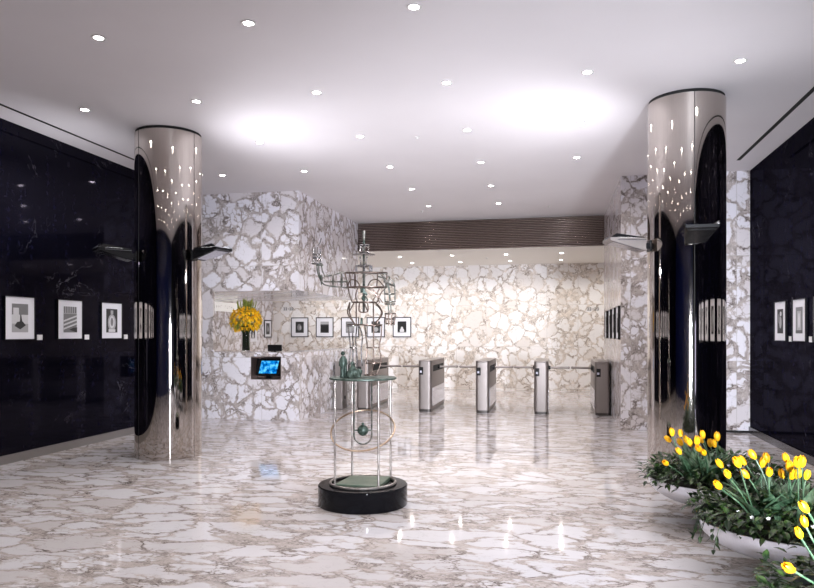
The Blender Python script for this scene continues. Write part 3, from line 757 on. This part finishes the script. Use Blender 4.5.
# two small cast figures standing on the disc
b = MB(); zt = 1.134
def V(u, z, d=0): return Vector(((u-362.8)*K, d, z))
b.tube([V(343.3, zt, -.10), V(343, zt+.06, -.10), V(343.8, zt+.12, -.10)], [.020, .016, .022], 8)
b.tube([V(346.4, zt, -.08), V(346.2, zt+.06, -.08), V(344.6, zt+.12, -.09)], [.020, .016, .022], 8)
b.tube([V(344.2, zt+.11, -.095), V(344.3, zt+.15, -.095), V(344, zt+.19, -.095)], [.027, .032, .018], 10)
b.ball(V(343.8, zt+.213, -.095), .020, 10); b.tube([V(341.8, zt+.165, -.095), V(341, zt+.11, -.12), V(344, zt+.08, -.12)], [.012, .010, .008], 8)
b.tube([V(346.4, zt+.165, -.095), V(347.4, zt+.12, -.10), V(345.4, zt+.09, -.12)], [.012, .010, .008], 8)
tag(b.build('standing_figurine', M['verdigris'], S, smooth=True), 'small standing green bronze figure')
b = MB()
b.tube([V(350.5, zt, -.14), V(352, zt+.03, -.13), V(354, zt+.08, -.12), V(354, zt+.11, -.12)], [.030, .04, .03, .018], 10)
b.ball(V(353.3, zt+.125, -.12), .019, 10)
b.tube([V(360.6, zt+.005, -.13), V(358, zt+.045, -.12), V(354.8, zt+.05, -.12)], [.018, .034, .040], 10)
b.tube([V(361, zt+.07, -.10), V(359.5, zt+.04, -.11)], [.022, .03], 8)
for k in range(5): b.tube([V(351+k*2.1, zt, -.18), V(352+k*1.8, zt+.045, -.15)], [.009, .012], 6)
tag(b.build('crouching_figurine', M['verdigris'], S, smooth=True), 'small crouching green bronze figure')

# ------------------------------------------------------------------ tulip bowls
def leafy(b, p, d, L, W): leaf(b, p, d, L, W, .35, seg=3)
TS = 1.0
def petal_mesh():
    b = MB()
    for k in range(6):
        a0 = k*PI/3; inner = .92 if k % 2 else 1.0; v = []; f = []
        for i in range(7):
            q = i/6; rr = (.0245*math.sin(PI*min(1, .12+.72*q))**.8)*inner; z = .078*q
            hw = .62*math.sin(PI*(.12+.84*q))**.7
            for j in (-1, -.5, 0, .5, 1):
                a = a0 + j*hw; r_ = rr*(1.0+.05*abs(j)); v.append((r_*math.cos(a), r_*math.sin(a), z))
        for i in range(6):
            for j in range(4): f.append((i*5+j, i*5+j+1, i*5+j+6, i*5+j+5))
        b.add(v, f)
    return b
bud = None
def tulip(parent, base_w, head_w, sc=1.0):
    global bud
    o0 = Vector(parent.location); bw = Vector(base_w)-o0; hw = Vector(head_w)-o0
    b = MB(); mid = bw.lerp(hw, .5) + Vector((random.uniform(-.03, .03), random.uniform(-.03, .03), .02))
    b.tube(sm([bw, mid, hw], 4), .0045, 6)
    for k in range(3):
        a = random.random()*2*PI; leaf(b, bw + Vector((0, 0, .02)), (math.cos(a)*.5, math.sin(a)*.5, 1), random.uniform(.2, .3), .034, random.uniform(.15, .5), seg=6)
    st = b.build('tulip', M['tulip_leaf'], parent, smooth=True)
    if bud is None:
        ob = petal_mesh().build('blossom', M['petal'], None, smooth=True, angle=math.radians(70)); bud = ob
    else:
        ob = bud.copy(); C.objects.link(ob)
    ob.parent = st; ob.location = hw; d = (hw-mid).normalized() + Vector((random.uniform(-.25, .25), random.uniform(-.25, .25), 0))
    ob.rotation_euler = d.to_track_quat('Z', 'Y').to_euler(); s = sc*TS*random.uniform(.76, .95); ob.scale = (s, s, s)
def planter(cx, cy, r, h, label, heads, seed, n_leaf=1100, spill=.05, fh=.20, droop=0, spills=()):
    random.seed(seed)
    t = thing('tulip_planter', label, 'planter', (cx, cy, 0))
    prof = [(.0001, .0), (.17, .0), (.17, .012), (.13, .03), (.12, h-.20)]
    for i in range(1, 13):
        a = PI/2*i/12; prof.append((.12+(r-.12)*math.sin(a), h-.20+.20*(1-math.cos(a))**1.15))
    prof += [(r+.008, h+.004), (r-.006, h+.004), (r-.02, h-.03), (r*.6, h-.12), (.0001, h-.15)]
    MB().lathe(prof, 96, cap=False).build('bowl', M['bowl'], t, smooth=True)
    MB().lathe([(r-.022, h-.03), (r*.5, h-.01), (.0001, h)], 40, cap=False).build('soil', M['soil'], t, smooth=True)
    b = MB()
    for k in range(n_leaf):
        a = random.random()*2*PI; q = math.sqrt(random.random()); R = q*(r+spill*.7)
        z = h + .01 + random.random()**1.2*fh*(1.05-q*.55)
        if R > r*.93: z = h + random.uniform(.015-(droop if math.cos(a) < -.2 else 0), .10)
        d = Vector((math.cos(a)*.8*q+random.uniform(-.7, .7), math.sin(a)*.8*q+random.uniform(-.7, .7), random.uniform(-.35, .8)))
        leafy(b, (R*math.cos(a), R*math.sin(a), z), d, random.uniform(.045, .078), random.uniform(.014, .024))
    # trailing shoots
    for k in range(len(spills)*5):
        a = math.radians(spills[k//5]) + random.uniform(-.2, .2); x, y = math.cos(a), math.sin(a); L = random.uniform(.03, .10)
        pts = [(x*(r-.08), y*(r-.08), h+.02), (x*(r+.03), y*(r+.03), h+.05), (x*(r+.05+L*.4), y*(r+.05+L*.4), h-L)]
        pts = sm(pts, 4); b.tube(pts, .003, 4)
        for p in pts[3:]:
            leafy(b, p, sph()+Vector((x, y, -.4))*.6, random.uniform(.035, .055), .014)
    tag(b.build('foliage', M['ivy'], t), kind='stuff')
    for (hx, hy, hz) in heads:
        dx, dy = hx-cx, hy-cy; dd = math.hypot(dx, dy); k = min(.8, (r*.75)/max(dd, .01))
        tulip(t, (cx+dx*k*.85, cy+dy*k*.85, h+.01), (hx, hy, hz))
    return t
def heads(px, cy, r, lo, hi, seed):
    """blossom positions from their sight lines; the depth in the bowl follows the height they must have"""
    random.seed(seed); out = []
    for u, v in px:
        best = None
        for k in range(60):
            y = cy + random.uniform(-r*.75, r*.75); p = atY(u, v+5, y)
            if lo <= p.z <= hi: best = p; break
            if best is None or abs(p.z-(lo+hi)/2) < abs(best.z-(lo+hi)/2): best = p
        out.append((best.x, best.y, best.z))
    return out
B1 = [(672.5, 431), (681, 432), (671, 437), (703.5, 433.6), (682, 441), (687, 438), (691, 441), (697, 440), (703, 438), (700, 446), (705, 450), (681, 449), (710.6, 442), (715.6, 442.5), (717.4, 436), (667.7, 459.5)]
B2 = [(722.7, 463), (729, 472.6), (739.7, 461.8), (746, 460), (748.6, 473), (755.6, 454), (762, 462.4), (768, 457.4), (769, 471), (787, 457.7), (788.7, 466.5), (783, 473.3), (790.7, 474), (796, 473.3), (797.5, 461.8), (802, 461.8), (805.7, 474.7), (720.7, 483.5)]
B3 = [(808, 507), (806, 522), (801, 533), (794, 566), (830, 500), (850, 520), (870, 490), (840, 545), (880, 530)]
BW1, BW2, BW3 = (1.30, 5.98), (1.45, 4.70), (1.56, 3.22)
planter(*BW1, .56, .37, 'wide aluminium bowl of yellow tulips directly before the right steel column', heads(B1, BW1[1], .56, .60, .76, 1), 11, droop=.06, spill=.07, n_leaf=1300)
b2 = planter(*BW2, .57, .37, 'wide aluminium bowl of yellow tulips, middle of the row of planters', heads(B2, BW2[1], .587, .60, .80, 2), 12, n_leaf=1500, spills=(205,))
TS = .78
planter(*BW3, .587, .37, 'bowl of yellow tulips cut off by the lower right corner', heads(B3, BW3[1], .587, .58, .85, 3), 13, n_leaf=1300, spill=.15, spills=(170,))

for k, (a, R_) in enumerate(((206, .50), (214, .47), (228, .52), (262, .53), (268, .50), (236, .47))):
    a = math.radians(a); b = MB()
    for q in range(5):
        c = 2*PI*q/5; leaf(b, (0, 0, 0), (math.cos(c), math.sin(c), .5), .022, .010, .1, seg=3)
    o = b.build('white_blossom', M['card'], b2); o.location = (R_*math.cos(a), R_*math.sin(a), .37+.10)
    o.rotation_euler = (.7, -.3, 0); o.scale = (.65, .65, .65)
